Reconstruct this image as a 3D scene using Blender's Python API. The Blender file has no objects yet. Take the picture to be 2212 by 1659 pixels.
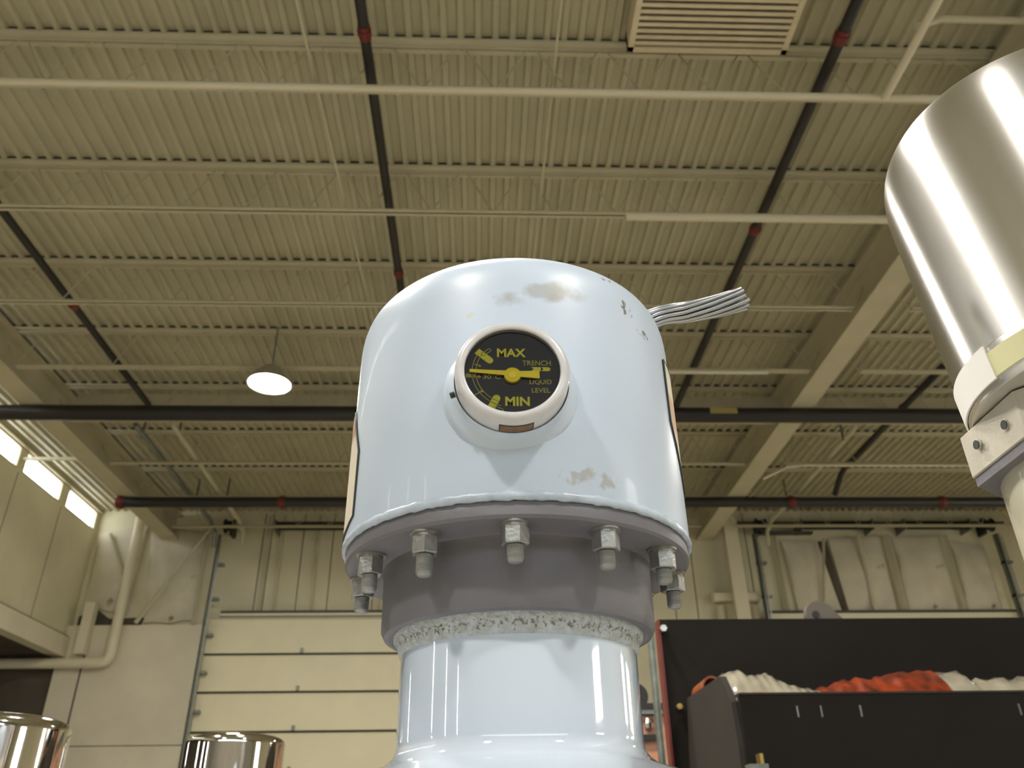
import bpy, bmesh, random
from math import *
from mathutils import Vector, Matrix
random.seed(7)
S = bpy.context.scene
COL = S.collection

# ------------------------------------------------------------------ camera
F_PX, YAW, PITCH, ROLL = 1745.0, radians(2.42), radians(29.65), radians(-0.9)
EYE = Vector((0, 0, 1.6))
fwd = Vector((sin(YAW)*cos(PITCH), cos(YAW)*cos(PITCH), sin(PITCH)))
rt = Vector((cos(YAW), -sin(YAW), 0)); up = rt.cross(fwd)
r2 = cos(ROLL)*rt + sin(ROLL)*up; u2 = -sin(ROLL)*rt + cos(ROLL)*up
cam = bpy.data.cameras.new('camera'); cam.sensor_width = 36; cam.lens = 36*F_PX/2212
cam.clip_start = 0.02; cam.clip_end = 200
co = bpy.data.objects.new('camera', cam); COL.objects.link(co)
co.matrix_world = Matrix(((r2.x, u2.x, -fwd.x, EYE.x), (r2.y, u2.y, -fwd.y, EYE.y), (r2.z, u2.z, -fwd.z, EYE.z), (0, 0, 0, 1)))
S.camera = co
cam.dof.use_dof = True; cam.dof.focus_distance = 0.85; cam.dof.aperture_fstop = 10.0

# ------------------------------------------------------------------ world, exposure, big lights
w = bpy.data.worlds.new('sky'); S.world = w; w.use_nodes = True
w.node_tree.nodes['Background'].inputs[0].default_value = (0.80, 0.90, 1.0, 1)
w.node_tree.nodes['Background'].inputs[1].default_value = 1.5
S.view_settings.view_transform = 'Standard'; S.view_settings.look = 'None'
S.view_settings.exposure = 0.08; S.view_settings.gamma = 1.0; S.view_settings.use_curve_mapping = False
LAMP_E = 385.0        # emission of the high-bay lenses
PANE_E = 6.0         # daylit translucent panes
# ------------------------------------------------------------------ materials
def mat(name, col, rough=0.6, metal=0.0, noise=0.0, nscale=8.0, bump=0.0, bscale=60.0, coat=0.0, aniso=0.0, emit=None, estr=0, spots=None, col2=None, stretch=None, spec=None, brush=False):
    m = bpy.data.materials.new(name); m.use_nodes = True; nt = m.node_tree; N = nt.nodes; L = nt.links
    b = N['Principled BSDF']; b.inputs['Roughness'].default_value = rough; b.inputs['Metallic'].default_value = metal
    b.inputs['Base Color'].default_value = (*col, 1); b.inputs['Coat Weight'].default_value = coat
    if spec is not None: b.inputs['Specular IOR Level'].default_value = spec
    tc = N.new('ShaderNodeTexCoord'); out = None
    def mix(a, bcol, fac):
        mx = N.new('ShaderNodeMix'); mx.data_type = 'RGBA'
        if isinstance(a, tuple): mx.inputs[6].default_value = (*a, 1)
        else: L.new(a, mx.inputs[6])
        mx.inputs[7].default_value = (*bcol, 1); L.new(fac, mx.inputs[0]); return mx.outputs[2]
    base = col
    if noise > 0 or col2:
        n = N.new('ShaderNodeTexNoise'); n.inputs['Scale'].default_value = nscale; n.inputs['Detail'].default_value = 6
        if stretch:
            mp = N.new('ShaderNodeMapping'); mp.inputs['Scale'].default_value = stretch
            L.new(tc.outputs['Object'], mp.inputs[0]); L.new(mp.outputs[0], n.inputs['Vector'])
        else: L.new(tc.outputs['Object'], n.inputs['Vector'])
        r = N.new('ShaderNodeValToRGB'); r.color_ramp.elements[0].position = 0.35; r.color_ramp.elements[1].position = 0.7
        L.new(n.outputs[0], r.inputs[0])
        c2 = col2 if col2 else tuple(x*(1-noise) for x in col)
        base = mix(base, c2, r.outputs[0])
    for sp in (spots or []):
        # worn / dirty patch with a shape of its own: centre, radii, colour, strength, noise scale, threshold
        ctr, rad, sc, amt, ns, th = sp
        mp = N.new('ShaderNodeMapping'); mp.vector_type = 'TEXTURE'
        mp.inputs['Location'].default_value = ctr; mp.inputs['Scale'].default_value = rad
        L.new(tc.outputs['Object'], mp.inputs[0])
        ln = N.new('ShaderNodeVectorMath'); ln.operation = 'LENGTH'; L.new(mp.outputs[0], ln.inputs[0])
        nn = N.new('ShaderNodeTexNoise'); nn.inputs['Scale'].default_value = ns; nn.inputs['Detail'].default_value = 4
        L.new(tc.outputs['Object'], nn.inputs['Vector'])
        a = N.new('ShaderNodeMath'); a.operation = 'SUBTRACT'; L.new(nn.outputs[0], a.inputs[0]); 
        mr = N.new('ShaderNodeMapRange'); mr.inputs[1].default_value = 0.35; mr.inputs[2].default_value = 1.35
        mr.inputs[3].default_value = 0; mr.inputs[4].default_value = 0.5
        L.new(ln.outputs['Value'], mr.inputs[0]); L.new(mr.outputs[0], a.inputs[1])
        st = N.new('ShaderNodeMapRange'); st.inputs[1].default_value = th - 0.04; st.inputs[2].default_value = th + 0.08
        st.inputs[3].default_value = 0; st.inputs[4].default_value = amt
        L.new(a.outputs[0], st.inputs[0]); base = mix(base, sc, st.outputs[0])
    if not isinstance(base, tuple): L.new(base, b.inputs['Base Color'])
    if bump > 0:
        n = N.new('ShaderNodeTexNoise'); n.inputs['Scale'].default_value = bscale; n.inputs['Detail'].default_value = 4
        L.new(tc.outputs['Object'], n.inputs['Vector'])
        if brush:
            mp = N.new('ShaderNodeMapping'); mp.inputs['Scale'].default_value = (1, 1, 40)
            L.new(tc.outputs['Object'], mp.inputs[0]); L.new(mp.outputs[0], n.inputs['Vector'])
        bp = N.new('ShaderNodeBump'); bp.inputs['Strength'].default_value = bump; bp.inputs['Distance'].default_value = 0.004
        L.new(n.outputs[0], bp.inputs['Height']); L.new(bp.outputs[0], b.inputs['Normal'])
    if aniso:
        b.inputs['Anisotropic'].default_value = aniso
        tg = N.new('ShaderNodeTangent'); tg.direction_type = 'RADIAL'; tg.axis = 'Z'; L.new(tg.outputs[0], b.inputs['Tangent']); b.inputs['Anisotropic Rotation'].default_value = 0.25
    if emit:
        b.inputs['Emission Color'].default_value = (*emit, 1); b.inputs['Emission Strength'].default_value = estr
    return m

HX, HY = 0.035, 0.78            # axis of the white instrument head
M = {}
M['deck'] = mat('painted_deck', (0.47, 0.43, 0.285), 0.55, noise=0.14, nscale=1.5)
M['steel'] = mat('cream_painted_steel', (0.535, 0.485, 0.33), 0.5, noise=0.1, nscale=3)
M['conduit'] = mat('cream_conduit', (0.66, 0.60, 0.43), 0.45)
M['wall'] = mat('cream_wall_panel', (0.71, 0.655, 0.45), 0.6, noise=0.16, nscale=0.9)
M['wall_grey'] = mat('pale_block_panel', (0.69, 0.63, 0.47), 0.6, noise=0.12, nscale=1.3)
M['wall_back_grey'] = mat('grey_block_wall', (0.34, 0.32, 0.27), 0.7, noise=0.15, nscale=1)
M['door'] = mat('cream_door_panel', (0.78, 0.715, 0.49), 0.5, noise=0.06, nscale=2)
M['flute_shade'] = mat('painted_flute_shade', (0.035, 0.034, 0.022), 0.8)
M['seam'] = mat('dark_seam', (0.06, 0.06, 0.045), 0.7)
M['galv'] = mat('galvanised_track', (0.26, 0.28, 0.25), 0.4, 0.6, noise=0.3, nscale=20)
M['galv_bright'] = mat('bright_galvanised', (0.6, 0.6, 0.55), 0.3, 0.8, noise=0.3, nscale=30)
M['pipe'] = mat('black_sprinkler_pipe', (0.018, 0.015, 0.013), 0.45)
M['red'] = mat('red_coupling', (0.14, 0.018, 0.012), 0.5)
M['orange'] = mat('orange_paint', (0.75, 0.17, 0.03), 0.5)
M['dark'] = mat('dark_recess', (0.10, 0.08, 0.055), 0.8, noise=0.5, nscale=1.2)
M['blanket'] = mat('insulation_facing', (0.66, 0.60, 0.45), 0.55, noise=0.2, nscale=2, bump=0.6, bscale=3, spots=[((0, 0, 0), (9, 9, 9), (0.12, 0.10, 0.05), 0.9, 3.0, 0.68)])
M['spring'] = mat('black_spring', (0.02, 0.02, 0.018), 0.4, 0.3)
M['concrete'] = mat('concrete_floor', (0.47, 0.44, 0.37), 0.45, noise=0.2, nscale=0.8)
M['pane'] = mat('daylit_pane', (0.8, 0.85, 0.9), 0.5, emit=(0.92, 0.96, 1.0), estr=PANE_E)
M['pane_bright'] = mat('bright_pane', (0.8, 0.85, 0.9), 0.5, emit=(1.0, 0.98, 0.95), estr=17.0)
M['pane_fill'] = mat('cool_fill_pane', (0.8, 0.85, 0.9), 0.5, emit=(0.74, 0.87, 1.0), estr=3.2)
M['lens'] = mat('lamp_lens', (0.9, 0.9, 0.9), 0.5, emit=(1.0, 0.95, 0.86), estr=LAMP_E)
M['louver'] = mat('louver_metal', (0.72, 0.62, 0.42), 0.45, 0.1, noise=0.1)
P0 = lambda x, y, z: (x, y, z)
M['head'] = mat('white_gloss_paint', (0.61, 0.71, 0.855), 0.36, coat=0.15, noise=0.04, nscale=9, spots=[
    ((0.005, -0.160, 0.198), (0.055, 0.05, 0.020), (0.34, 0.33, 0.29), 0.60, 22.0, 0.40),
    ((0.030, -0.162, 0.207), (0.035, 0.05, 0.018), (0.34, 0.33, 0.29), 0.55, 26.0, 0.36),
    ((0.05, -0.155, 0.212), (0.045, 0.05, 0.018), (0.38, 0.37, 0.33), 0.40, 30.0, 0.42),
    ((0.106, -0.131, 0.212), (0.016, 0.03, 0.018), (0.14, 0.12, 0.08), 0.9, 130.0, 0.52),
    ((0.125, -0.112, 0.194), (0.018, 0.03, 0.010), (0.12, 0.11, 0.08), 0.9, 150.0, 0.54),
    ((0.09, -0.136, 0.243), (0.030, 0.03, 0.008), (0.14, 0.12, 0.09), 0.85, 150.0, 0.55),
    ((-0.047, -0.162, 0.180), (0.010, 0.03, 0.010), (0.62, 0.62, 0.46), 0.8, 150.0, 0.50),
    ((0.058, -0.158, 0.020), (0.040, 0.04, 0.016), (0.42, 0.39, 0.33), 0.6, 90.0, 0.44),
    ((0, 0, 0.004), (0.20, 0.20, 0.010), (0.34, 0.34, 0.34), 0.6, 60.0, 0.50)])
M['bead'] = mat('weld_bead_paint', (0.57, 0.66, 0.79), 0.35, coat=0.15, noise=0.25, nscale=60, bump=0.5, bscale=50)
M['sealant'] = mat('dark_sealant', (0.03, 0.035, 0.03), 0.6)
M['pad'] = mat('masked_pad', (0.78, 0.70, 0.56), 0.5, noise=0.1, nscale=14, spots=[((-0.155, -0.065, 0.135), (0.05, 0.05, 0.035), (0.42, 0.20, 0.08), 0.9, 9, 0.30), ((0.15, -0.06, 0.13), (0.05, 0.05, 0.035), (0.62, 0.36, 0.18), 0.8, 9, 0.32)])
M['cast'] = mat('cast_aluminium', (0.185, 0.178, 0.198), 0.52, 0.15, noise=0.15, nscale=12, bump=0.10, bscale=160)
M['cement'] = mat('sanded_cement', (0.60, 0.65, 0.68), 0.55, noise=0.0, bump=1.0, bscale=220, col2=(0.46, 0.47, 0.44), nscale=150,
                  spots=[((0, 0, -0.070), (0.30, 0.30, 0.010), (0.15, 0.13, 0.09), 0.85, 330.0, 0.51)])
M['porcelain'] = mat('white_glazed_porcelain', (0.64, 0.725, 0.84), 0.06, coat=1.0, bump=0.02, bscale=18)
M['zinc'] = mat('zinc_hardware', (0.42, 0.42, 0.40), 0.38, 0.75, noise=0.25, nscale=90, bump=0.2, bscale=300)
M['stud'] = mat('galvanised_stud', (0.36, 0.36, 0.35), 0.5, 0.5, noise=0.2, nscale=150)
M['bezel'] = mat('white_bezel', (0.66, 0.65, 0.665), 0.3, coat=0.5, noise=0.12, nscale=70)
M['dial'] = mat('black_dial', (0.020, 0.016, 0.018), 0.5)
M['yellow'] = mat('yellow_print', (0.80, 0.72, 0.06), 0.6)
M['olive'] = mat('olive_print', (0.33, 0.31, 0.06), 0.6)
M['dim'] = mat('dim_print', (0.60, 0.55, 0.12), 0.6)
M['pointer'] = mat('yellow_pointer', (1.0, 0.80, 0.03), 0.45)
M['amber'] = mat('amber_window', (0.22, 0.10, 0.008), 0.25, col2=(0.04, 0.012, 0.008), nscale=55, coat=0.2)
M['wire'] = mat('aluminium_wire', (0.48, 0.49, 0.51), 0.28, 0.9)
M['brushed'] = mat('brushed_aluminium', (0.84, 0.82, 0.80), 0.29, 1.0, noise=0.05, nscale=5, aniso=0.85)
M['ring'] = mat('machined_ring', (0.62, 0.60, 0.58), 0.22, 1.0)
M['block'] = mat('cast_plate', (0.56, 0.52, 0.43), 0.5, 0.2, noise=0.12, nscale=30, bump=0.06, bscale=200)
M['tape'] = mat('white_tape', (0.80, 0.78, 0.75), 0.6)
M['ytape'] = mat('yellowed_tape', (0.66, 0.64, 0.36), 0.5)
M['cream_porcelain'] = mat('cream_porcelain', (0.56, 0.52, 0.40), 0.3, coat=0.3)
M['polished'] = mat('polished_cap', (0.75, 0.72, 0.68), 0.07, 1.0, bump=0.04, bscale=12)
M['bin'] = mat('charcoal_steel', (0.014, 0.012, 0.010), 0.8, spec=0.2, noise=0.2, nscale=3, bump=0.1, bscale=60)
M['bin_side'] = mat('charcoal_flap', (0.028, 0.023, 0.018), 0.7, spec=0.3, noise=0.2, nscale=4)
M['film'] = mat('plastic_film', (0.33, 0.30, 0.23), 0.12, coat=0.8, noise=0.35, nscale=9, bump=1.0, bscale=14, spots=[((-0.2, 0, -0.05), (0.35, 0.4, 0.035), (0.40, 0.04, 0.02), 0.9, 9, 0.42)])
M['cloth'] = mat('red_sheet', (0.25, 0.035, 0.010), 0.3, col2=(0.04, 0.010, 0.007), nscale=16, bump=1.0, bscale=14)
M['rolled'] = mat('rolled_orange', (0.40, 0.10, 0.025), 0.5, col2=(0.05, 0.02, 0.01), nscale=6)
M['pink'] = mat('faded_red_cabinet', (0.62, 0.36, 0.24), 0.5, col2=(0.50, 0.16, 0.09), nscale=3)
M['brass'] = mat('brass_bolt', (0.55, 0.38, 0.12), 0.35, 0.8)
M['ink'] = mat('dark_ink', (0.10, 0.10, 0.12), 0.6)

# ------------------------------------------------------------------ mesh helpers
class MB:
    def __init__(s): s.v = []; s.f = []
    def add(s, vs, fs):
        n = len(s.v); s.v += [tuple(v) for v in vs]; s.f += [tuple(i+n for i in f) for f in fs]; return s
    def box(s, x0, y0, z0, x1, y1, z1):
        v = [(x, y, z) for x in (x0, x1) for y in (y0, y1) for z in (z0, z1)]
        return s.add(v, [(0, 1, 3, 2), (4, 6, 7, 5), (0, 4, 5, 1), (2, 3, 7, 6), (0, 2, 6, 4), (1, 5, 7, 3)])
    def prism(s, pts, axis, a, b):
        """polygon pts (2D) extruded along axis from a to b; pts are the other two coords in order"""
        n = len(pts)
        def p(q, t):
            return {'x': (t, q[0], q[1]), 'y': (q[0], t, q[1]), 'z': (q[0], q[1], t)}[axis]
        v = [p(q, a) for q in pts] + [p(q, b) for q in pts]
        return s.add(v, [tuple(range(n)), tuple(range(2*n-1, n-1, -1))] + [(i, (i+1) % n, n+(i+1) % n, n+i) for i in range(n)])
    def lathe(s, prof, cx=0, cy=0, n=96, a0=0, a1=2*pi, xf=None):
        full = abs(a1-a0-2*pi) < 1e-6; m = n if full else n+1
        base = len(s.v)
        for r, z in prof:
            for k in range(m):
                t = a0+(a1-a0)*k/n; p = (cx+r*cos(t), cy+r*sin(t), z)
                s.v.append(tuple(xf(p)) if xf else p)
        for i in range(len(prof)-1):
            for k in range(n):
                k2 = (k+1) % m
                s.f.append((base+i*m+k, base+i*m+k2, base+(i+1)*m+k2, base+(i+1)*m+k))
        return s
    def tube(s, pts, r, n=10, cap=True, r1=None):
        pts = [Vector(p) for p in pts]; base = len(s.v); prev = None; K = len(pts)
        for i, p in enumerate(pts):
            d = (pts[min(i+1, K-1)]-pts[max(i-1, 0)]).normalized()
            if prev is None:
                a = Vector((0, 0, 1)) if abs(d.z) < 0.9 else Vector((1, 0, 0)); u = d.cross(a).normalized()
            else: u = (prev-d*prev.dot(d)).normalized()
            prev = u; v = d.cross(u); rr = r if r1 is None else r+(r1-r)*i/(K-1)
            for k in range(n):
                q = p+(u*cos(2*pi*k/n)+v*sin(2*pi*k/n))*rr; s.v.append(tuple(q))
        for i in range(K-1):
            for k in range(n):
                s.f.append((base+i*n+k, base+i*n+(k+1) % n, base+(i+1)*n+(k+1) % n, base+(i+1)*n+k))
        if cap: s.f.append(tuple(base+k for k in range(n))[::-1]); s.f.append(tuple(base+(K-1)*n+k for k in range(n)))
        return s
def wloc(o):
    v = Vector((0, 0, 0))
    while o: v += o.location; o = o.parent
    return v
def obj(name, mb, m, parent=None, smooth=35, at=None, bevel=0):
    """mesh object; geometry is given in world space, origin at 'at' or at the parent's origin"""
    me = bpy.data.meshes.new(name); off = Vector(at) if at else (wloc(parent) if parent else Vector((0, 0, 0)))
    me.from_pydata([tuple(Vector(v)-off) for v in mb.v], [], mb.f)
    bm = bmesh.new(); bm.from_mesh(me); bmesh.ops.remove_doubles(bm, verts=bm.verts, dist=1e-6)
    bmesh.ops.recalc_face_normals(bm, faces=bm.faces); bm.to_mesh(me); bm.free()
    if smooth: 
        me.shade_smooth(); me.set_sharp_from_angle(angle=radians(smooth))
    me.materials.append(m if not isinstance(m, str) else M[m])
    o = bpy.data.objects.new(name, me); COL.objects.link(o)
    if parent: o.parent = parent; o.location = off-wloc(parent)
    else: o.location = off
    if bevel:
        b = o.modifiers.new('bevel', 'BEVEL'); b.width = bevel; b.segments = 3; b.limit_method = 'ANGLE'
    return o
def tag(o, label, cat, group=None, kind=None):
    o['label'] = label; o['category'] = cat
    if group: o['group'] = group
    if kind: o['kind'] = kind
    return o
def thing(name, label, cat, loc, group=None):
    o = bpy.data.objects.new(name, None); COL.objects.link(o); o.location = loc; o.empty_display_size = 0.1
    return tag(o, label, cat, group)
def struct(name, mb, m, parent=None, smooth=0, **k):
    o = obj(name, mb, m, parent, smooth, **k); o['kind'] = 'structure'; return o
def copy_tree(o, parent=None):
    c = o.copy(); COL.objects.link(c)
    if parent: c.parent = parent
    for ch in list(o.children): copy_tree(ch, c)
    return c

# ------------------------------------------------------------------ the building
XL, XR, YB, YF, ZC = -8.0, 14.0, -7.0, 16.4, 7.8
struct('floor', MB().box(XL-4.2, YB, -0.2, XR, YF, 0), 'concrete')
# ribbed steel deck: narrow low ribs, wide high flutes, running away from the camera
mb = MB(); pitch = 0.1524; x = XL-0.0; prof = []
while x < XR:
    prof += [(x, ZC), (x+0.045, ZC), (x+0.062, ZC+0.038), (x+0.135, ZC+0.038)]; x += pitch
prof.append((XR+0.1, ZC))
v = [(a, YB, b) for a, b in prof]+[(a, YF+0.2, b) for a, b in prof]; n = len(prof)
mb.add(v, [(i, i+1, n+i+1, n+i) for i in range(n-1)])
struct('ceiling', mb, 'deck')
struct('trim_1', MB().box(XL-0.2, YB, ZC+0.07, XR+0.2, YF+0.2, ZC+0.2), 'deck')   # roof build-up over the deck

# walls
wf = struct('wall_far', MB().box(XL-4.2, YF, 0, XR, YF+0.2, ZC+0.04), 'wall')
rw = [(-4.4, -2.1), (5.9, 7.0), (8.5, 10.3)]
mb = MB().box(XR, YB, 0, XR+.2, YF, 3.4).box(XR, YB, 4.7, XR+.2, YF, ZC+.04)
ys = sorted([YB]+[t for a in rw for t in a]+[YF])
for i in range(0, len(ys), 2): mb.box(XR, ys[i], 3.4, XR+.2, ys[i+1], 4.7)
struct('wall_right', mb, 'wall')
struct('wall_back', MB().box(XL-4.2, YB-0.2, 5.9, XR, YB, ZC+0.04).box(XL-4.2, YB-0.2, 0, XR, YB, 4.4).box(XL-4.2, YB-0.2, 4.4, -6, YB, 5.9).box(7, YB-0.2, 4.4, XR, YB, 5.9), 'wall_back_grey')
wo = struct('window_20', MB().box(-6, YB-0.12, 4.4, 7, YB-0.08, 5.9), 'pane_fill')  # unseen window row, added to throw cool light on the head
fr = MB()
for k in range(14): fr.box(-6.03+k, YB-.14, 4.4, -5.97+k, YB+.006, 5.9)
fr.box(-6, YB-.14, 4.4, 7, YB+.006, 4.46).box(-6, YB-.14, 5.84, 7, YB+.006, 5.9)
obj('window_frame', fr, 'steel', wo)  # frame of the added, unseen window row
# left wall: upper cladding with a strip of windows near the roof, open to the side bay below
PZ0, PZ1 = 7.34, 7.72
win = [(14.93, 16.24), (13.27, 14.66), (11.60, 13.06), (9.93, 11.35), (8.26, 9.68), (6.59, 8.01), (4.92, 6.34), (3.25, 4.67), (1.58, 3.0)]
mb = MB().box(XL-0.2, YB, 4.82, XL, YF, PZ0).box(XL-0.2, YB, PZ1, XL, YF, ZC)
ys = sorted([YB]+[t for a in win for t in a]+[YF]); 
for i in range(0, len(ys), 2): mb.box(XL-0.2, ys[i], PZ0, XL, ys[i+1], PZ1)
wl = struct('wall_left', mb, 'wall')
for i, (a, b) in enumerate(win):
    wo = struct('window_%d' % (i+1), MB().box(XL-0.12, a, PZ0, XL-0.08, b, PZ1), 'pane')
    fr = MB()
    for (p, q, r_, t) in ((a, a+.02, PZ0, PZ1), (b-.02, b, PZ0, PZ1), (a, b, PZ0, PZ0+.02), (a, b, PZ1-.02, PZ1)): fr.box(XL-.14, p, r_, XL+.006, q, t)
    obj('window_frame', fr, 'steel', wo)
for i, (a, b) in enumerate(rw):
    wo = struct('window_%d' % (i+10), MB().box(XR+0.08, a, 3.4, XR+0.12, b, 4.7), 'pane_bright')
    fr = MB(); 
    for t in (a, (a+b)/2-.03, b-.06): fr.box(XR-.006, t, 3.4, XR+.14, t+.06, 4.7)
    for t in (3.4, 4.0, 4.64): fr.box(XR-.006, a, t, XR+.14, b, t+.06)
    obj('window_frame', fr, 'steel', wo)
# side bay beyond the left wall
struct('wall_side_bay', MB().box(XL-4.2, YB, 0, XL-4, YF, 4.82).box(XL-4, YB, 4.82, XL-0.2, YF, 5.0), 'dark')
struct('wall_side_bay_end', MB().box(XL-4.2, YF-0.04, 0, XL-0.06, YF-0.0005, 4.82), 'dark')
for i, (a, b) in enumerate([(.35, .55), (-3.1, -2.93), (-6.3, -6.1), (9.2, 9.4)]):  # unseen glowing slits, added for bright streaks on the porcelain
    wo = struct('window_%d' % (i+30), MB().box(XL-3.999, a, 3.0, XL-3.97, b, 4.3), 'pane_bright')  # added glowing slit, not a window of the bay
    fr = MB()
    for t in (3.0, 3.6, 4.28): fr.box(XL-4, a-.03, t, XL-3.95, b+.03, t+.03)
    obj('window_frame', fr, 'steel', wo)  # frame of the added glowing slit
# fascia trims on the left wall
struct('trim_2', MB().box(XL, YB, 4.80, XL+0.10, YF, 5.16), 'wall_grey')
struct('trim_3', MB().box(XL, YB, 5.16, XL+0.04, YF, 5.20), 'seam')
mb = MB()
for y in (14.8, 13.16, 11.5, 9.8): mb.box(XL, y-0.006, 5.2, XL+0.004, y+0.006, 7.3)
struct('trim_4', mb, 'seam')
struct('trim_5', MB().box(XL, YB, 7.735, XL+0.05, YF, 7.775), 'conduit')
# pale blockwork of the far wall left of the door, with joints
struct('trim_6', MB().box(XL-0.06, YF-0.18, 0, -5.42, YF, 5.40), 'wall_grey')
struct('trim_7', MB().box(-7.575, YF-0.186, 3.4, -7.545, YF-0.18, 5.3).box(-7.8, YF-0.184, 3.235, -5.43, YF-0.18, 3.25), 'seam')
# vertical joints of the far wall cladding
mb = MB()
for xx in (-4.55, -4.38, -3.72, -3.1, -2.45, -2.2, 3.95, 4.4, 5.62): mb.box(xx-.008, YF-.006, 5.5, xx+.008, YF, 7.75)
struct('trim_8', mb, 'seam')
mb = MB()
for xx in (-4.45, -4.15, -3.4, -2.35, -2.05, -0.9, 0.5, 2.0): mb.box(xx-.03, YF-.05, 5.62, xx+.03, YF, 7.7)
struct('trim_9', mb, 'steel')

# girders running away from the camera
def girder(name, X, label, y0=2.0):
    t = thing(name, label, 'girder', (X, y0, 7.14), 'roof girders')
    obj('bottom_flange', MB().box(X-.17, y0, 7.14, X+.17, YF, 7.17), 'steel', t)
    obj('girder_web', MB().box(X-.012, y0, 7.17, X+.012, YF, 7.67), 'steel', t)
    obj('top_flange', MB().box(X-.15, y0, 7.67, X+.15, YF, 7.70), 'steel', t)
girder('roof_girder', 4.72, 'wide cream steel girder running diagonally at the upper right, under the ribbed roof')
girder('roof_girder', -6.42, 'cream steel girder running beside the left wall just inboard of the strip of windows')
# joists across the roof
def joist_proto():
    t = thing('roof_joist', '', 'joist', (0, 0, ZC), 'open-web roof joists')
    def chords(x0, x1):
        return MB().box(x0, -.075, -.03, x1, -.008, 0).box(x0, .008, -.03, x1, .075, 0).box(x0, -.012, -.06, x1, -.006, 0).box(x0, .006, -.06, x1, .012, 0), \
               MB().box(x0, -.045, -.60, x1, -.006, -.592).box(x0, .006, -.60, x1, .045, -.592).box(x0, -.012, -.60, x1, -.006, -.555).box(x0, .006, -.60, x1, .012, -.555)
    T, Bm = MB(), MB(); Wm = MB()
    for x0, x1 in ((-6.55, 4.86), (4.88, 13.95)):
        a, b = chords(x0, x1); T.add(a.v, a.f)
        a, b = chords(x0+.35, x1-.35); Bm.add(b.v, b.f)
        nb = int((x1-x0)/0.62); st = (x1-x0)/nb
        for k in range(nb):
            xa = x0+k*st; xm = xa+st/2; 
            Wm.tube([(xa+.03, 0, -.03), (xm, 0, -.58)], .0075, 6); Wm.tube([(xm, 0, -.58), (xa+st-.03, 0, -.03)], .0075, 6)
    C_ = MB().box(-6.38, -.068, .0005, 13.9, .068, .0365)  # dark strip painting the shade in the flutes above the chord
    for nm, g in (('shade_strip', C_), ('top_chord', T), ('bottom_chord', Bm), ('web', Wm)):
        o = obj(nm, g, 'deck' if nm == 'web' else 'flute_shade' if nm == 'shade_strip' else 'steel', None, 30); o.parent = t
    return t
JY = [3.2, 4.78, 6.32, 7.95, 9.45, 11.0, 12.58, 14.14, 15.7]
JL = ['cream open-web joist nearest overhead, crossing above the louvered vent',
      'cream open-web joist along the lower edge of the louvered vent, with a cream conduit beneath',
      'cream open-web joist second below the louvered vent, a thick conduit ending at its middle',
      'cream open-web joist passing just above the top of the white dome',
      'cream open-web joist level with the end of the stranded wire',
      'cream open-web joist right behind the nearer black cross pipe',
      'cream open-web joist first beyond the nearer black cross pipe',
      'cream open-web joist just in front of the farther black cross pipe',
      'cream open-web joist last before the far wall']
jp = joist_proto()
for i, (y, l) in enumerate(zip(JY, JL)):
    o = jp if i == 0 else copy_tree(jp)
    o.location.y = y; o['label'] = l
# cross beam behind the nearer black pipe
t = thing('cross_beam', 'cream steel beam crossing the whole roof right behind the nearer black cross pipe', 'beam', (0, 11.12, 7.3))
obj('beam_web', MB().box(-6.2, 11.085, 7.44, 13.9, 11.105, 7.70), 'steel', t)
obj('bottom_flange', MB().box(-6.2, 11.075, 7.42, 13.9, 11.2, 7.44), 'steel', t)

# black sprinkler pipes
def pipe(name, label, pts, r, couplings=(), m='pipe', cat='pipe', group=None, cl=0.13):
    t = thing(name, label, cat, pts[0], group)
    obj('pipe_run', MB().tube(pts, r, 16), m, t, 50)
    for c, d in couplings:
        c = Vector(c); d = Vector(d)
        g = MB().tube([c-d*cl/2, c-d*cl*.3, c-d*cl*.3, c+d*cl*.3, c+d*cl*.3, c+d*cl/2], r*1.12, 16).tube([c-d*cl*.18, c+d*cl*.18], r*1.3, 16)
        obj('coupling', g, 'red', t)
    return t
g = 'black sprinkler pipes under the roof'
Yd, Xd, Zd = (0, 1, 0), (1, 0, 0), (0, 0, 1)
pipe('sprinkler_pipe', 'thin black pipe running away from the camera, left of centre above the dome', [(-.985, .5, 7.42), (-.985, 10.9, 7.42)], .045, [((-.985, 4.38, 7.42), Yd), ((-.985, 7.6, 7.42), Yd)], group=g)
pipe('sprinkler_pipe', 'thin black pipe slanting from the top edge beside the vent down to the wire end', [(2.98, .5, 7.42), (2.98, 10.9, 7.42)], .05, [((2.98, 4.32, 7.42), Yd), ((2.98, 6.75, 7.42), Yd)], group=g)
pipe('sprinkler_pipe', 'thin black pipe slanting across the far left of the roof above the lamp', [(-5.02, .5, 7.42), (-5.02, 10.9, 7.42), ], .045, [((-5.02, 8.3, 7.42), Yd)], group=g)
pipe('sprinkler_pipe', 'short black pipe turning down to the farther cross pipe at the right', [(6.55, 9.6, 7.42), (6.55, 13.2, 7.42), (6.55, 13.42, 7.38), (6.55, 13.6, 7.28), (6.56, 13.84, 7.165)], .05, [((6.55, 13.1, 7.42), Yd), ((6.55, 10.9, 7.42), Yd)], group=g)
pipe('cross_pipe', 'thick black pipe crossing the whole picture, passing behind the white dome at gauge height', [(-7.6, 10.46, 7.05), (13.6, 10.46, 7.05)], .112, [], group='thick black cross pipes')
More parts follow.
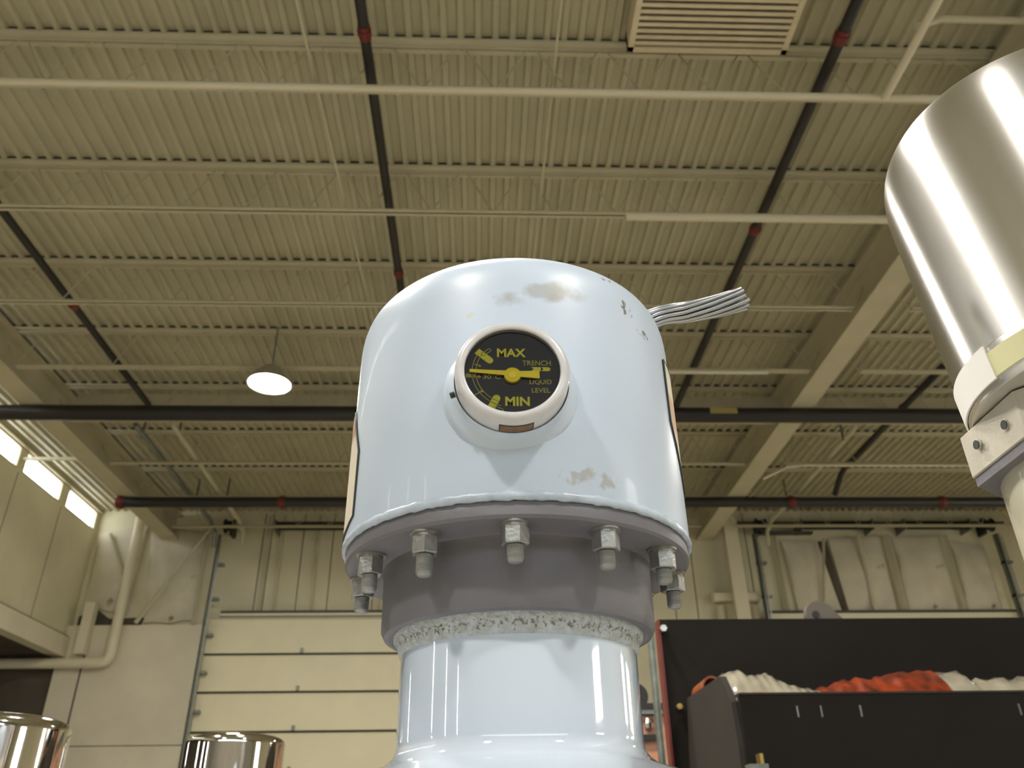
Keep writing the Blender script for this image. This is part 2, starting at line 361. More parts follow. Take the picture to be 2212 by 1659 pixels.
pipe('cross_pipe', 'thick black pipe with red couplings crossing in front of the top of the far wall', [(-6.55, 13.95, 7.05), (13.6, 13.95, 7.05)], .094,
     [((-6.5, 13.95, 7.05), Xd), ((-3.62, 13.95, 7.05), Xd), ((5.75, 13.95, 7.05), Xd), ((8.6, 13.95, 7.05), Xd), ((2.2, 13.95, 7.05), Xd)], group='thick black cross pipes')
tag(obj('capacity_plate', MB().box(3.33, 10.338, 7.02, 3.73, 10.348, 7.11), mat('faded_yellow_plate', (0.36, 0.28, 0.09), .6)), 'faded yellow plate fixed to the nearer black cross pipe right of the dome', 'plate')
# cream conduits
def conduit(label, pts, r=.03, m='conduit', extra=None, group='cream conduits under the joists'):
    return tag(obj('conduit', MB().tube(pts, r, 12), m, None, 50, at=pts[0]), label, 'conduit', group)
conduit('cream conduit crossing the whole upper picture under the joist at the vent edge', [(-7.9, 4.72, 7.15), (4.5, 4.72, 7.15)], .032)
conduit('thick cream conduit under the second joist, starting above the dome and running right', [(1.45, 6.26, 7.14), (4.5, 6.26, 7.14)], .045)
conduit('cream conduit under the joist level with the gauge, just right of the dome', [(2.4, 9.4, 7.16), (3.9, 9.4, 7.16)], .03)
conduit('cream conduit running away from the camera at the upper right, ending at the first conduit', [(3.44, 1.0, 7.12), (3.44, 4.70, 7.12)], .035)
conduit('cream conduit crossing behind the aluminium housing at the upper right', [(3.55, 4.2, 7.4), (3.8, 4.2, 7.5), (4.5, 4.2, 7.5)], .03)
conduit('cream conduit with a bent end crossing the far right roof beyond the black pipe', [(4.75, 12.5, 6.9), (5.2, 12.5, 7.12), (5.5, 12.5, 7.15), (13, 12.5, 7.15)], .02)
conduit('thin grey conduit running down the roof just above the dome centre', [(0.62, 2.0, 7.3), (0.55, 9, 7.3)], .012, 'steel')
conduit('thin pale rod running along the roof left of the first black pipe', [(-1.5, 2.0, 7.3), (-1.35, 9.2, 7.3)], .012, 'steel')
# louvered vent
t = thing('louver_vent', 'large beige louvered vent set in the roof at the top edge of the picture', 'vent', (1.93, 4.0, 7.55))
obj('vent_frame', MB().box(1.24, 3.1, 7.55, 1.29, 4.62, 7.78).box(2.58, 3.1, 7.55, 2.63, 4.62, 7.78).box(1.24, 4.57, 7.55, 2.63, 4.62, 7.78).box(1.24, 3.05, 7.55, 2.63, 3.1, 7.78), 'louver', t)
obj('vent_back', MB().box(1.29, 3.1, 7.74, 2.58, 4.57, 7.76), 'seam', t)
for k in range(24):
    y = 4.535-k*.0605
    obj('louver_slat', MB().prism([(y-.018, 7.556), (y+.016, 7.556), (y+.018, 7.562), (y-.012, 7.59)], 'x', 1.29, 2.58), 'louver', t)

# high-bay lamps
def lamp_proto():
    t = thing('high_bay_lamp', '', 'lamp', (0, 0, 6.9), 'round high-bay lamps')
    a = obj('lamp_housing', MB().lathe([(0.0, .26), (.10, .26), (.16, .20), (.27, .06), (.30, .0), (.27, .0), (.26, .03)], 0, 0, 40), 'galv_bright', None, 40); a.parent = t
    b = obj('lamp_lens', MB().lathe([(0, .006), (.26, .006), (.27, .012), (0.26, .03), (0, .03)], 0, 0, 40), 'lens', None, 40); b.parent = t
    c = obj('hanging_hook', MB().tube([(0, 0, .26), (0, 0, .9)], .012, 8), 'galv', None); c.parent = t
    return t
lp = lamp_proto()
LP = [(-2.80, 9.34, 'glaring round lamp hanging left of the dome, above the thick black pipe'),
      (-0.57, 3.28, 'round lamp whose lit rim just touches the top edge right of the thin black pipe'),
      (-3.1, 2.9, 'round lamp above the top left corner of the picture'),
      (-2.7, -2.6, 'round lamp overhead behind the camera on the left'),
      (3.1, -2.6, 'round lamp overhead behind the camera on the right'),
      (9.6, 9.34, 'added round lamp out of view at the far right of the roof')]  # last lamp is added out of frame to brighten the far hall
for i, (x, y, l) in enumerate(LP):
    o = lp if i == 0 else copy_tree(lp)
    o.location = (x, y, 6.9); o['label'] = l

# ------------------------------------------------------------------ far wall: doors, tracks, springs
YD = 16.2
def door(name, x0, x1, zt, n, label):
    d = obj(name, MB().box(x0, YD, 0, x1, YD+.02, zt), 'seam'); d['kind'] = 'structure'
    z = zt; k = 0
    while z > 0.05:
        h = min(.69, z)
        obj('door_panel', MB().box(x0, YD-.03, z-h+.035, x1, YD, z-.012).box(x0, YD-.045, z-h+.035, x1, YD-.03, z-h+.06).box(x0, YD-.04, z-.04, x1, YD-.03, z-.012), 'door', d, 0)
        for q in (0.27, .56, .82):
            hx = x0+(x1-x0)*q*.999
            obj('hinge', MB().box(hx-.03, YD-.07, z-h+.03, hx+.03, YD-.045, z-h+.12), 'galv', d, 0)
        z -= .69; k += 1
    return d
door('door_1', -5.30, 1.6, 5.50, 8, '')
door('door_2', 5.72, 10.95, 5.42, 8, '')
struct('trim_10', MB().box(-5.1, YD-.05, 5.50, 1.7, YD-.03, 5.60).box(5.7, YD-.05, 5.42, 11, YD-.03, 5.54), 'conduit')
struct('trim_11', MB().box(-5.1, YD-.052, 5.60, 1.7, YD-.045, 5.65).box(5.7, YD-.052, 5.54, 11, YD-.045, 5.60).box(-5.1, YD-.054, 5.52, 1.7, YD-.05, 5.545), 'seam')
def track(x, label, bright=1):
    t = thing('door_track', label, 'door track', (x, YD-.15, 0), 'vertical overhead door tracks')
    obj('track_rail', MB().box(x-.05, YD-.2, 0, x-.03, YD-.08, 7.15).box(x-.05, YD-.2, 0, x+.02, YD-.19, 7.15), 'galv', t)
    obj('track_edge', MB().box(x+.03, YD-.24, 0, x+.045, YD-.22, 7.1), 'galv_bright', t)
    z = 1.0
    while z < 6.9:
        obj('track_bracket', MB().box(x-.05, YD-.19, z, x+.14, YD-.06, z+.05), 'galv', t); z += .69
track(-5.30, 'grey vertical door track at the left edge of the left overhead door')
track(5.71, 'grey vertical door track at the left edge of the right bay')
track(10.88, 'shiny vertical door track at the right edge of the right bay')
def hitrack(x, y0, label, m='galv'):
    t = thing('ceiling_track', label, 'door track', (x, y0, 7.3), 'high-lift tracks along the roof')
    obj('track_rail', MB().tube([(x+.04, y0, 7.34), (x, YD-.6, 7.3), (x, YD-.25, 7.2), (x, YD-.15, 6.9)], .042, 8), m, t)
    obj('hanger', MB().box(x-.015, y0+.4, 7.3, x+.015, y0+.43, 7.78).box(x-.015, 14.6, 7.3, x+.015, 14.63, 7.78), 'galv', t)
hitrack(-5.42, 11.4, 'grey-green high-lift track slanting down to the left overhead door')
hitrack(5.95, 11.4, 'cream high-lift track slanting down to the right bay', 'steel')
hitrack(-4.85, 11.4, 'cream second high-lift track just right of the grey-green one', 'steel')
def spring(x0, x1, label, z=7.34, sag=0.0):
    t = thing('torsion_spring', label, 'spring', (x0, YD-.18, z), 'torsion springs over the doors')
    pts = []; turns = int((x1-x0)/.055)
    K = turns*10
    for k in range(K+1):
        u = k/K; a = 2*pi*turns*u; pts.append((x0+(x1-x0)*u, YD-.18+.075*cos(a), z+.075*sin(a)+sag*4*u*(1-u)))
    obj('spring_coil', MB().tube(pts, .024, 6), 'spring', t, 60)
    obj('spring_shaft', MB().tube([(x0-.25, YD-.18, z), (x1+.25, YD-.18, z)], .02, 8), 'galv', t)
    obj('end_plate', MB().box(x0-.04, YD-.26, z-.1, x0-.02, YF, z+.12), 'galv', t)
    obj('end_plate', MB().box(x1+.02, YD-.26, z-.1, x1+.04, YF, z+.12), 'galv', t)
spring(-4.2, -2.55, 'black coil spring over the left overhead door')
spring(6.75, 8.2, 'left black coil spring over the right bay')
spring(8.95, 10.3, 'right black coil spring over the right bay')
for x, l in ((-5.15, 'small dark cable drum at the upper corner of the left overhead door'), (5.85, 'dark cable drum at the upper left corner of the right bay'), (10.72, 'dark cable drum at the upper right corner of the right bay')):
    tag(obj('cable_drum', MB().tube([(x-.1, YD-.18, 7.34), (x-.08, YD-.18, 7.34)], .15, 20).tube([(x-.08, YD-.18, 7.34), (x+.08, YD-.18, 7.34)], .11, 20).tube([(x+.08, YD-.18, 7.34), (x+.1, YD-.18, 7.34)], .14, 20).box(x-.03, YD-.06, 7.2, x+.03, YF, 7.5), 'spring', at=(x, YD-.18, 7.34)), l, 'drum', 'cable drums')
# dark header beam over the right bay
struct('trim_12', MB().box(5.4, YD-.05, 7.43, 11.2, YD+.2, 7.47).box(5.9, YD-.05, 7.22, 7.0, YD+.1, 7.26), 'seam')
# braces, struts and column
def bar(name, label, cat, a, b, r=.04, m='steel', group=None, flat=False):
    return tag(obj(name, MB().tube([a, b], r, 4 if flat else 12), m, at=a), label, cat, group)
g = 'braces and struts on the far wall'
bar('wall_brace', 'long cream diagonal brace rising to the left overhead door corner', 'brace', (-6.70, 16.14, 5.42), (-5.58, 16.14, 7.35), .045, group=g, flat=True)
bar('wall_brace', 'short cream diagonal brace in the left corner behind the white downpipe', 'brace', (-7.62, 16.22, 7.25), (-6.95, 16.22, 6.0), .035, group=g, flat=True)
bar('wall_strut', 'cream upright strut left of the left overhead door, above its lintel', 'strut', (-5.63, 16.25, 5.42), (-5.63, 16.25, 7.3), .04, group=g, flat=True)
bar('wall_strut', 'first cream upright strut inside the right bay', 'strut', (6.22, 16.30, 5.6), (6.22, 16.30, 7.2), .05, group=g, flat=True)
bar('wall_strut', 'thin slanting strut under the left coil spring of the right bay', 'strut', (6.9, 16.17, 5.6), (7.2, 16.17, 7.1), .03, group=g, flat=True)
bar('wall_strut', 'cream upright strut below the right end of the left coil spring', 'strut', (7.98, 16.2, 5.6), (7.98, 16.2, 7.2), .04, 'conduit', group=g, flat=True)
bar('wall_strut', 'wide cream upright strut between the two coil springs of the right bay', 'strut', (8.62, 16.25, 5.6), (8.62, 16.25, 7.2), .075, group=g, flat=True)
bar('wall_strut', 'cream upright strut near the right end of the right coil spring', 'strut', (9.87, 16.25, 5.6), (9.87, 16.25, 7.2), .05, group=g, flat=True)
tag(obj('corner_stub', MB().box(-7.68, 16.02, 4.83, -7.5, 16.22, 5.8), 'wall_grey', at=(-7.6, 16.1, 4.8)), 'short pale post in the left corner beside the torn insulation', 'post')
# wall column and box right of the dome
t = thing('wall_column', 'tall cream square column on the far wall right of the dome', 'column', (5.2, 16.2, 0))
obj('column_shaft', MB().box(5.06, 15.98, 0, 5.34, 16.14, 7.72), 'conduit', t)
tag(obj('crosspiece', MB().box(4.68, 16.15, 5.80, 5.68, 16.38, 5.99), 'conduit', at=(5.1, 16.2, 5.9), bevel=.05), 'rounded cream crosspiece straddling the tall wall column', 'bracket')
bar('side_post', 'short cream post left of the tall wall column under the rounded crosspiece', 'post', (4.84, 16.25, 0), (4.84, 16.25, 5.72), .085, 'conduit', 'short posts beside the column', True)
bar('side_post', 'short cream post right of the tall wall column under the rounded crosspiece', 'post', (5.53, 16.25, 0), (5.53, 16.25, 5.72), .085, 'conduit', 'short posts beside the column', True)
# insulation facing, bulging and torn
def blanket(label, poly, y, gap=None):
    bm_ = MB(); n = 14
    (x0, z0), (x1, z1), (x2, z2), (x3, z3) = poly  # bl, br, tr, tl
    vs = []
    for j in range(n+1):
        for i in range(n+1):
            u, v_ = i/n, j/n
            xx = (x0*(1-u)+x1*u)*(1-v_)+(x3*(1-u)+x2*u)*v_; zz = (z0*(1-u)+z1*u)*(1-v_)+(z3*(1-u)+z2*u)*v_
            e = sin(pi*u)*sin(pi*v_); vs.append((xx, y-.09*e**.5+.03*sin(7*u+5*v_)*e, zz+.02*sin(9*u)*(1-v_)))
    fs = [(j*(n+1)+i, j*(n+1)+i+1, (j+1)*(n+1)+i+1, (j+1)*(n+1)+i) for j in range(n) for i in range(n)]
    nv = len(vs); vs += [(a, YF-.002, c) for a, b, c in vs]
    rim = [i for i in range(n+1)]+[j*(n+1)+n for j in range(1, n+1)]+[n*(n+1)+i for i in range(n-1, -1, -1)]+[j*(n+1) for j in range(n-1, 0, -1)]
    fs += [(rim[k], rim[(k+1) % len(rim)], nv+rim[(k+1) % len(rim)], nv+rim[k]) for k in range(len(rim))]
    o = obj('insulation_sheet', bm_.add(vs, fs), 'blanket', None, 60, at=(x0, y, z0))
    return tag(o, label, 'insulation', 'torn insulation sheets on the far wall')
blanket('smooth bulging insulation sheet between the white downpipe and the left door', [(-6.62, 5.46), (-5.7, 5.5), (-5.72, 7.3), (-6.85, 7.4)], 16.33)
blanket('stained torn insulation sheet in the left corner behind the white downpipe', [(-7.85, 5.82), (-7.0, 5.64), (-6.95, 7.5), (-7.9, 7.3)], 16.33)
blanket('insulation sheet in the right bay left of its torn dark gap', [(6.45, 5.62), (7.34, 5.62), (7.12, 7.1), (6.35, 7.1)], 16.33)
blanket('insulation sheet in the right bay right of its torn dark gap', [(7.49, 5.62), (8.5, 5.62), (8.5, 7.2), (7.37, 7.15)], 16.33)
blanket('smooth insulation sheet under the right coil spring', [(8.75, 5.62), (9.78, 5.62), (9.78, 7.2), (8.75, 7.2)], 16.33)
blanket('insulation sheet at the right end of the right bay', [(9.98, 5.62), (10.7, 5.62), (10.7, 7.0), (9.98, 7.1)], 16.33)
def tear(label, pts):
    return tag(obj('torn_gap', MB().prism(pts, 'y', YF-.05, YF-.003), 'dark', at=(pts[0][0], YF-.02, pts[0][1])), label, 'tear', 'dark tears in the insulation')
tear('narrow dark tear in the right bay below the left coil spring', [(7.16, 7.1), (7.33, 7.1), (7.40, 6.4), (7.46, 5.65), (7.37, 5.65), (7.27, 6.4)])
tear('dark brown tear along the lower left corner of the far wall', [(-7.9, 5.0), (-7.5, 4.95), (-7.45, 5.35), (-6.7, 5.42), (-6.65, 5.58), (-7.3, 5.55), (-7.6, 5.75), (-7.9, 5.6)])
# white downpipe
t = thing('white_downpipe', 'white downpipe on the left of the far wall, turning left at its foot', 'pipe', (-7.0, 16.1, 4.65))
pts = [(-7.0, 16.05, 7.72), (-7.0, 16.05, 4.85)]+[(-7.0-.16*(1-cos(a)), 16.05, 4.82-.16*sin(a)) for a in (.4, .8, 1.2, 1.57)]+[(-11.9, 16.05, 4.66)]
obj('pipe_run', MB().tube(pts, .095, 16), 'conduit', t, 50)
obj('pipe_collar', MB().tube([(-7.42, 16.05, 4.66), (-7.36, 16.05, 4.66)], .104, 16), 'conduit', t)
obj('pipe_collar', MB().tube([(-7.0, 16.05, 7.5), (-7.0, 16.05, 7.44)], .104, 16), 'conduit', t)
bar('window_tie', 'short cream tie with an orange end between the left windows and the girder', 'tie', (-8.0, 13.165, 7.55), (-6.85, 13.165, 7.55), .035, 'conduit')
bar('window_tie_tip', 'orange end cap on the tie beside the left girder', 'cap', (-6.85, 13.165, 7.55), (-6.432, 13.165, 7.55), .04, 'orange')

# ------------------------------------------------------------------ instrument transformers
def porcelain_column(ax, ay, zt, par, m, r=.109, zb=.62):
    """glazed neck, then sheds down to the tank"""
    prof = [(r, zt), (r, zt-.004), (r, zt-.072), (r, zt-.076), (r, zt-.078), (r+.001, zt-.083), (r+.005, zt-.089), (r+.012, zt-.094), (r+.05, zt-.106), (r+.09, zt-.121), (r+.096, zt-.127), (r+.092, zt-.134), (r+.03, zt-.140), (r+.012, zt-.146), (r+.004, zt-.16)]
    z = zt-.16; k = 0
    while z-.075 > zb:
        w_ = .06 if k % 2 == 0 else .09
        prof += [(r+.004, z-.012), (r+.012, z-.022), (r+w_, z-.044), (r+w_+.005, z-.050), (r+w_, z-.056), (r+.02, z-.060), (r+.004, z-.072)]; z -= .075; k += 1
    prof += [(r+.004, zb)]
    return obj('porcelain_insulator', MB().lathe(prof, ax, ay, 128), m, par, 50)
def tank(ax, ay, par, zb=.62):
    obj('base_tank', MB().lathe([(.0, zb+.06), (.15, zb+.06), (.15, zb), (.24, zb), (.24, zb-.03), (.21, zb-.03), (.21, .12), (.25, .12), (.25, .10), (0, .10)], ax, ay, 64), 'cast', par, 30)
    obj('base_frame', MB().box(ax-.27, ay-.27, 0, ax+.27, ay-.19, .10).box(ax-.27, ay+.19, 0, ax+.27, ay+.27, .10).box(ax-.27, ay-.2, .0, ax-.19, ay+.2, .10).box(ax+.19, ay-.2, 0, ax+.27, ay+.2, .10), 'galv', par)
def shoulder(R, z1, z2, n, K=22):
    return [(R*cos(k/K*pi/2)**(2/n) if k < K else 0, z1+(z2-z1)*sin(k/K*pi/2)**(2/n)) for k in range(0, K+1)]

Z0 = 1.843
head = thing('instrument_head', 'white domed head with a round black and yellow level gauge, in the centre', 'instrument transformer', (HX, HY, 0))
RH = .1683
dome = obj('housing', MB().lathe([(.160, Z0-.0005), (.1675, Z0-.0005), (.1690, Z0+.004)]+shoulder(RH, Z0+.192, Z0+.279, 3.9, 28), HX, HY, 160), 'head', head, 40, at=(HX, HY, Z0))
# wavy weld bead at the lower rim
mb = MB(); n = 240; vs = []; K = 10
for i in range(n):
    t_ = 2*pi*i/n; wob = .00022*sin(t_*67)+.0002*sin(t_*41+1)+.00018*sin(t_*113)
    for k in range(K):
        a = 2*pi*k/K; rr = .1672+(.0030+wob)*cos(a); zz = Z0+.0025+(.0042+wob*1.5)*sin(a)
        vs.append((HX+rr*cos(t_), HY+rr*sin(t_), zz))
mb.add(vs, [(i*K+k, i*K+(k+1) % K, ((i+1) % n)*K+(k+1) % K, ((i+1) % n)*K+k) for i in range(n) for k in range(K)])
obj('weld_bead', mb, 'bead', head, 60, at=(HX, HY, Z0))
ZF = 1.8275
obj('gasket', MB().lathe([(.15, Z0+.001), (.1652, Z0+.001), (.1652, Z0-.0030), (.15, Z0-.0030)], HX, HY, 128), 'sealant', head, 40)
obj('flange', MB().lathe([(.10, Z0-.002), (.1656, Z0-.0012), (.1660, Z0-.0025), (.1660, ZF+.0025), (.1640, ZF), (.134, ZF), (.1305, ZF-.002), (.1290, ZF-.006), (.1285, ZF-.03), (.1283, ZF-.056), (.1255, ZF-.0615), (.1210, ZF-.063), (.1165, ZF-.061), (.1160, ZF-.05)], HX, HY, 160), 'cast', head, 35, at=(HX, HY, ZF))
obj('cement_ring', MB().lathe([(.117, ZF-.045), (.1170, ZF-.0605), (.1165, ZF-.064), (.1125, ZF-.070), (.1108, ZF-.0775), (.1095, ZF-.0785), (.104, ZF-.0785)], HX, HY, 160), 'cement', head, 50, at=(HX, HY, ZF))
porcelain_column(HX, HY, ZF-.076, head, 'porcelain', .1092)
tank(HX, HY, head)
# studs with nuts and washers under the flange
def hexprism(cx, cy, z0, z1, r, rot):
    pts = [(cx+r*cos(rot+k*pi/3), cy+r*sin(rot+k*pi/3)) for k in range(6)]
    c = .0014; ins = [(cx+(r-c*.7)*cos(rot+k*pi/3), cy+(r-c*.7)*sin(rot+k*pi/3)) for k in range(6)]
    m_ = MB(); v = [(x, y, z1) for x, y in pts]+[(x, y, z0+c*.6) for x, y in pts]+[(x, y, z0) for x, y in ins]
    m_.add(v, [tuple(range(6)), tuple(range(17, 11, -1))]+[(i, (i+1) % 6, 6+(i+1) % 6, 6+i) for i in range(6)]+[(6+i, 6+(i+1) % 6, 12+(i+1) % 6, 12+i) for i in range(6)]); return m_
rots = [.35, .12, .62, .9, .25, .5, .7, .1, .45, .8, .3, .6]
for k in range(12):
    a = radians(-90-3.0+30*k); bx, by = HX+.1505*cos(a), HY+.1505*sin(a); L_ = (.0325, .0335, .031, .034, .032, .0335, .031, .0325, .034, .033, .0335, .0365)[k]
    pr = [(.0, ZF+.001), (.0068, ZF+.001)]
    z = ZF-.015
    while z > ZF-L_+.003:
        pr += [(.0071, z), (.0064, z-.0007)]; z -= .0014
    pr += [(.0070, ZF-L_+.003), (.0058, ZF-L_+.0005), (.005, ZF-L_), (0, ZF-L_)]
    sb = obj('stud', MB().lathe(pr, bx, by, 24), 'stud', head, 35, at=(bx, by, ZF))
    obj('washer', MB().lathe([(.005, ZF), (.0134, ZF), (.0134, ZF-.0016), (.0110, ZF-.0018), (.0110, ZF-.0042), (.005, ZF-.0042)], bx, by, 32), 'zinc', sb, 35, at=(bx, by, ZF))
    hx = hexprism(bx, by, ZF-.0185, ZF-.0042, .0118, rots[k]+a)
    obj('nut', hx, 'zinc', sb, 20, at=(bx, by, ZF))
# curved terminal pads on both flanks with sealant outline
def pad(side, zs, ang, mt):
    """patch hugging the housing: polygon in (angle, z)"""
    (a0, a1) = ang; m_ = MB(); n = 24; vs = []
    outer = RH+.0018
    for i in range(n+1):
        a = radians(a0+(a1-a0)*i/n); zb, zt = zs(i/n)
        for r_, z in ((RH-.001, zb), (outer, zb), (outer, zt), (RH-.001, zt)): vs.append((HX+r_*cos(a), HY+r_*sin(a), z))
    fs = [(4*i+k, 4*(i+1)+k, 4*(i+1)+(k+1) % 4, 4*i+(k+1) % 4) for i in range(n) for k in range(4)]+[(0, 1, 2, 3), (4*n, 4*n+3, 4*n+2, 4*n+1)]
    o = obj('terminal_pad', m_.add(vs, fs), 'pad', head, 30, at=(HX, HY, Z0)); return o
def rim_line(zs, ang):
    (a0, a1) = ang; pts = []; R_ = RH+.0012
    def P(f, z): a = radians(a0+(a1-a0)*f); return (HX+R_*cos(a), HY+R_*sin(a), z)
    pts = [P(i/12, zs(i/12)[1]) for i in range(12, -1, -1)]+[P(0, zs(0)[0]*(1-j/8)+zs(0)[1]*j/8) for j in range(7, 0, -1)]+[P(i/12, zs(i/12)[0]) for i in range(0, 13)]
    obj('sealant_line', MB().tube(pts, .0012, 8), 'sealant', head, 60)
zl = lambda f: (Z0+.020-.008*min(1, f*5), Z0+.085+.055*min(1, f*4))
zr = lambda f: (Z0+.115-.06*min(1, f*4), Z0+.185-.003*min(1, f*5))
pad(0, zl, (206, 165), 0); rim_line(zl, (206, 165))
pad(1, zr, (-28, 20), 0); rim_line(zr, (-28, 20))
obj('terminal_clamp', MB().box(HX+.06, HY+.075, Z0+.22, HX+.11, HY+.125, Z0+.278), 'cast', head, 0, bevel=.004)

# ---- gauge
GX, GZ = 0.0249, 1.9418; GY = HY-RH      # axis of the gauge, front surface of the housing
gz = lambda prof, n=96: (lambda m_: m_)(MB().lathe([(r, -y) for r, y in prof], 0, 0, n, xf=lambda p: (GX+p[0], GY-p[2]*-1 if False else p[2]*-1*-1, p[1])))
def ylathe(prof, n=96, cx=None, cz=None):
    """lathe about an axis parallel to Y; prof = (radius, world y)"""
    cx = GX if cx is None else cx; cz = GZ if cz is None else cz; m_ = MB()
    vs = [(cx+r*cos(2*pi*k/n), y, cz+r*sin(2*pi*k/n)) for r, y in prof for k in range(n)]
    m_.add(vs, [(i*n+k, i*n+(k+1) % n, (i+1)*n+(k+1) % n, (i+1)*n+k) for i in range(len(prof)-1) for k in range(n)]); return m_
YDIAL = .5795
obj('gauge_boss', ylathe([(.0600, GY+.018), (.0585, GY+.003), (.0552, GY-.001), (.0515, GY-.004), (.0500, GY-.008), (.0490, GY-.012), (.0490, GY-.016)]), 'head', head, 50, at=(HX, HY, Z0))
gauge = obj('level_gauge', ylathe([(.0460, GY-.010), (.0475, GY-.011), (.0481, GY-.013), (.0481, YDIAL-.0005), (.0474, YDIAL-.0030), (.0458, YDIAL-.0044), (.0430, YDIAL-.0052), (.0408, YDIAL-.0050), (.0399, YDIAL-.0042), (.0397, YDIAL+.001)]), 'bezel', head, 50, at=(GX, YDIAL, GZ))
gauge['label'] = 'round liquid level gauge with white bezel'
RD = .0397
obj('dial_face', ylathe([(0, YDIAL), (RD+.0005, YDIAL), (RD+.0005, YDIAL+.002), (0, YDIAL+.002)]), 'dial', gauge, 30, at=(GX, YDIAL, GZ))
YP = YDIAL-.0003
def flat(name, polys, m, par=gauge, y0=YP, th=.0003):
    m_ = MB()
    for poly in polys: m_.prism([(GX+u*RD, GZ+v*RD) for u, v in poly], 'y', y0, y0+th)
    return obj(name, m_, m, par, 0, at=(GX, YDIAL, GZ))
def capsule(x0, y0, x1, y1, w_, both=False, n=10):
    d = Vector((x1-x0, y1-y0)).normalized(); p = Vector((-d.y, d.x)); a = Vector((x0, y0)); b = Vector((x1, y1)); out = [a-p*w_] if not both else []
    if both: out += [a+(-p*cos(t)-d*sin(t))*w_ for t in [pi/2-pi*k/n+pi/2 for k in range(n+1)]][::-1][:0]
    pts = [a-p*w_]
    pts += [b+(-p*cos(t)+d*sin(t))*w_ for t in [pi*k/n for k in range(n+1)]]
    pts += [a+p*w_]
    if both: pts += [a+(p*cos(t)-d*sin(t))*w_ for t in [pi*k/n for k in range(1, n)]]
    return [tuple(q) for q in pts]
def line(x0, y0, x1, y1, w_): 
    d = Vector((x1-x0, y1-y0)).normalized(); p = Vector((-d.y, d.x))*w_; a = Vector((x0, y0)); b = Vector((x1, y1))
    return [tuple(a-p), tuple(b-p), tuple(b+p), tuple(a+p)]
def outline(poly, w_):
    n = len(poly); return [line(*poly[i], *poly[(i+1) % n], w_) for i in range(n)]
flat('max_mark', [capsule(-.745, .505, -.475, .275, .075)], 'yellow')
flat('min_mark', [capsule(-.445, -.86, -.335, -.635, .08)], 'yellow')
flat('mid_mark', [capsule(-.975, -.10, -.80, -.10, .05)], 'olive')
flat('max_outline', outline(capsule(-.62, .42, -.485, .53, .035, True), .006), 'dim')
flat('min_outline', outline(capsule(-.36, -.86, -.235, -.91, .035, True), .006), 'dim')
arc = []
for r_, a0, a1 in ((.845, 148, 253), (.765, 150, 247)):
    q = [(r_*cos(radians(a0+(a1-a0)*k/24)), r_*sin(radians(a0+(a1-a0)*k/24))) for k in range(25)]
    arc += [line(*q[k], *q[k+1], .006) for k in range(24)]
arc += [line(-.80, .18, -.68, .14, .008), line(-.69, .165, -.68, .115, .02), line(-.78, -.56, -.64, -.47, .008), line(-.65, -.45, -.62, -.49, .018), line(-.74, -.12, -.66, -.12, .012), line(-.70, -.08, -.70, -.16, .012)]
flat('scale_arc', arc, 'dim')
flat('arrow_mark', [[(.40, .115), (.60, .115), (.60, .02), (.40, .02), (.455, .068)], [(.615, .115), (.76, .115), (.795, .095), (.805, .068), (.795, .04), (.76, .02), (.615, .02), (.66, .068)]], 'yellow')
def text(name, s, u0, u1, v0, v1, m, off=0.0, shear=0):
    cu = bpy.data.curves.new('t', 'FONT'); cu.body = s; cu.size = 1; cu.extrude = .02; cu.offset = off; cu.shear = shear
    to = bpy.data.objects.new('t', cu); COL.objects.link(to)
    dg = bpy.context.evaluated_depsgraph_get(); dg.update(); me = bpy.data.meshes.new_from_object(to.evaluated_get(dg))
    bpy.data.objects.remove(to)
    xs = [v.co.x for v in me.vertices]; ys_ = [v.co.y for v in me.vertices]; x0, x1, y0, y1 = min(xs), max(xs), min(ys_), max(ys_)
    m_ = MB(); m_.v = [(GX+RD*(u0+(u1-u0)*(v.co.x-x0)/(x1-x0)), YP-.0001 if v.co.z > 0 else YP+.0003, GZ+RD*(v0+(v1-v0)*(v.co.y-y0)/(y1-y0))) for v in me.vertices]
    m_.f = [tuple(p.vertices) for p in me.polygons]
    bpy.data.meshes.remove(me)
    return obj(name, m_, m, gauge, 0, at=(GX, YDIAL, GZ))
text('lettering', 'MAX', -.32, .29, .36, .57, 'yellow', .03)
text('lettering', 'MIN', -.155, .35, -.815, -.60, 'yellow', .03)
text('lettering', 'TRENCH', .215, .815, .155, .275, 'dim', .0)
text('lettering', 'LIQUID', .36, .815, -.315, -.19, 'dim', .0)
text('lettering', 'LEVEL', .40, .78, -.50, -.39, 'dim', .0)
text('lettering', '30\u00b0C', -.61, -.25, -.175, -.07, 'dim', .0)
# pointer, standing proud of the dial
PO = .05   # pointer hub is raised, so it reads a little higher than its true centre
m_ = MB()
def ptp(u, v): return (GX+u*RD, GZ+v*RD)
m_.prism([ptp(-.895, .025), ptp(-.895, -.045), ptp(-.1, -.125), ptp(.1, -.15), ptp(.565, -.195), ptp(.565, -.01), ptp(.1, -.02), ptp(-.1, -.01)], 'y', YDIAL-.0028, YDIAL-.0020)
pts = [(GX, GZ-.02*RD)]
m_.add(*(lambda q: (q.v, q.f))(ylathe([(0, YDIAL-.0032), (.0064, YDIAL-.0032), (.0070, YDIAL-.0028), (.0072, YDIAL-.0005)], 40, GX, GZ-.11*RD)))
m_.add(*(lambda q: (q.v, q.f))(ylathe([(0, YDIAL-.0036), (.0032, YDIAL-.0036), (.0036, YDIAL-.003)], 24, GX, GZ-.12*RD)))
obj('pointer', m_, 'pointer', gauge, 35, at=(GX, YDIAL, GZ))
mg = bpy.data.materials.new('gauge_glass'); mg.use_nodes = True
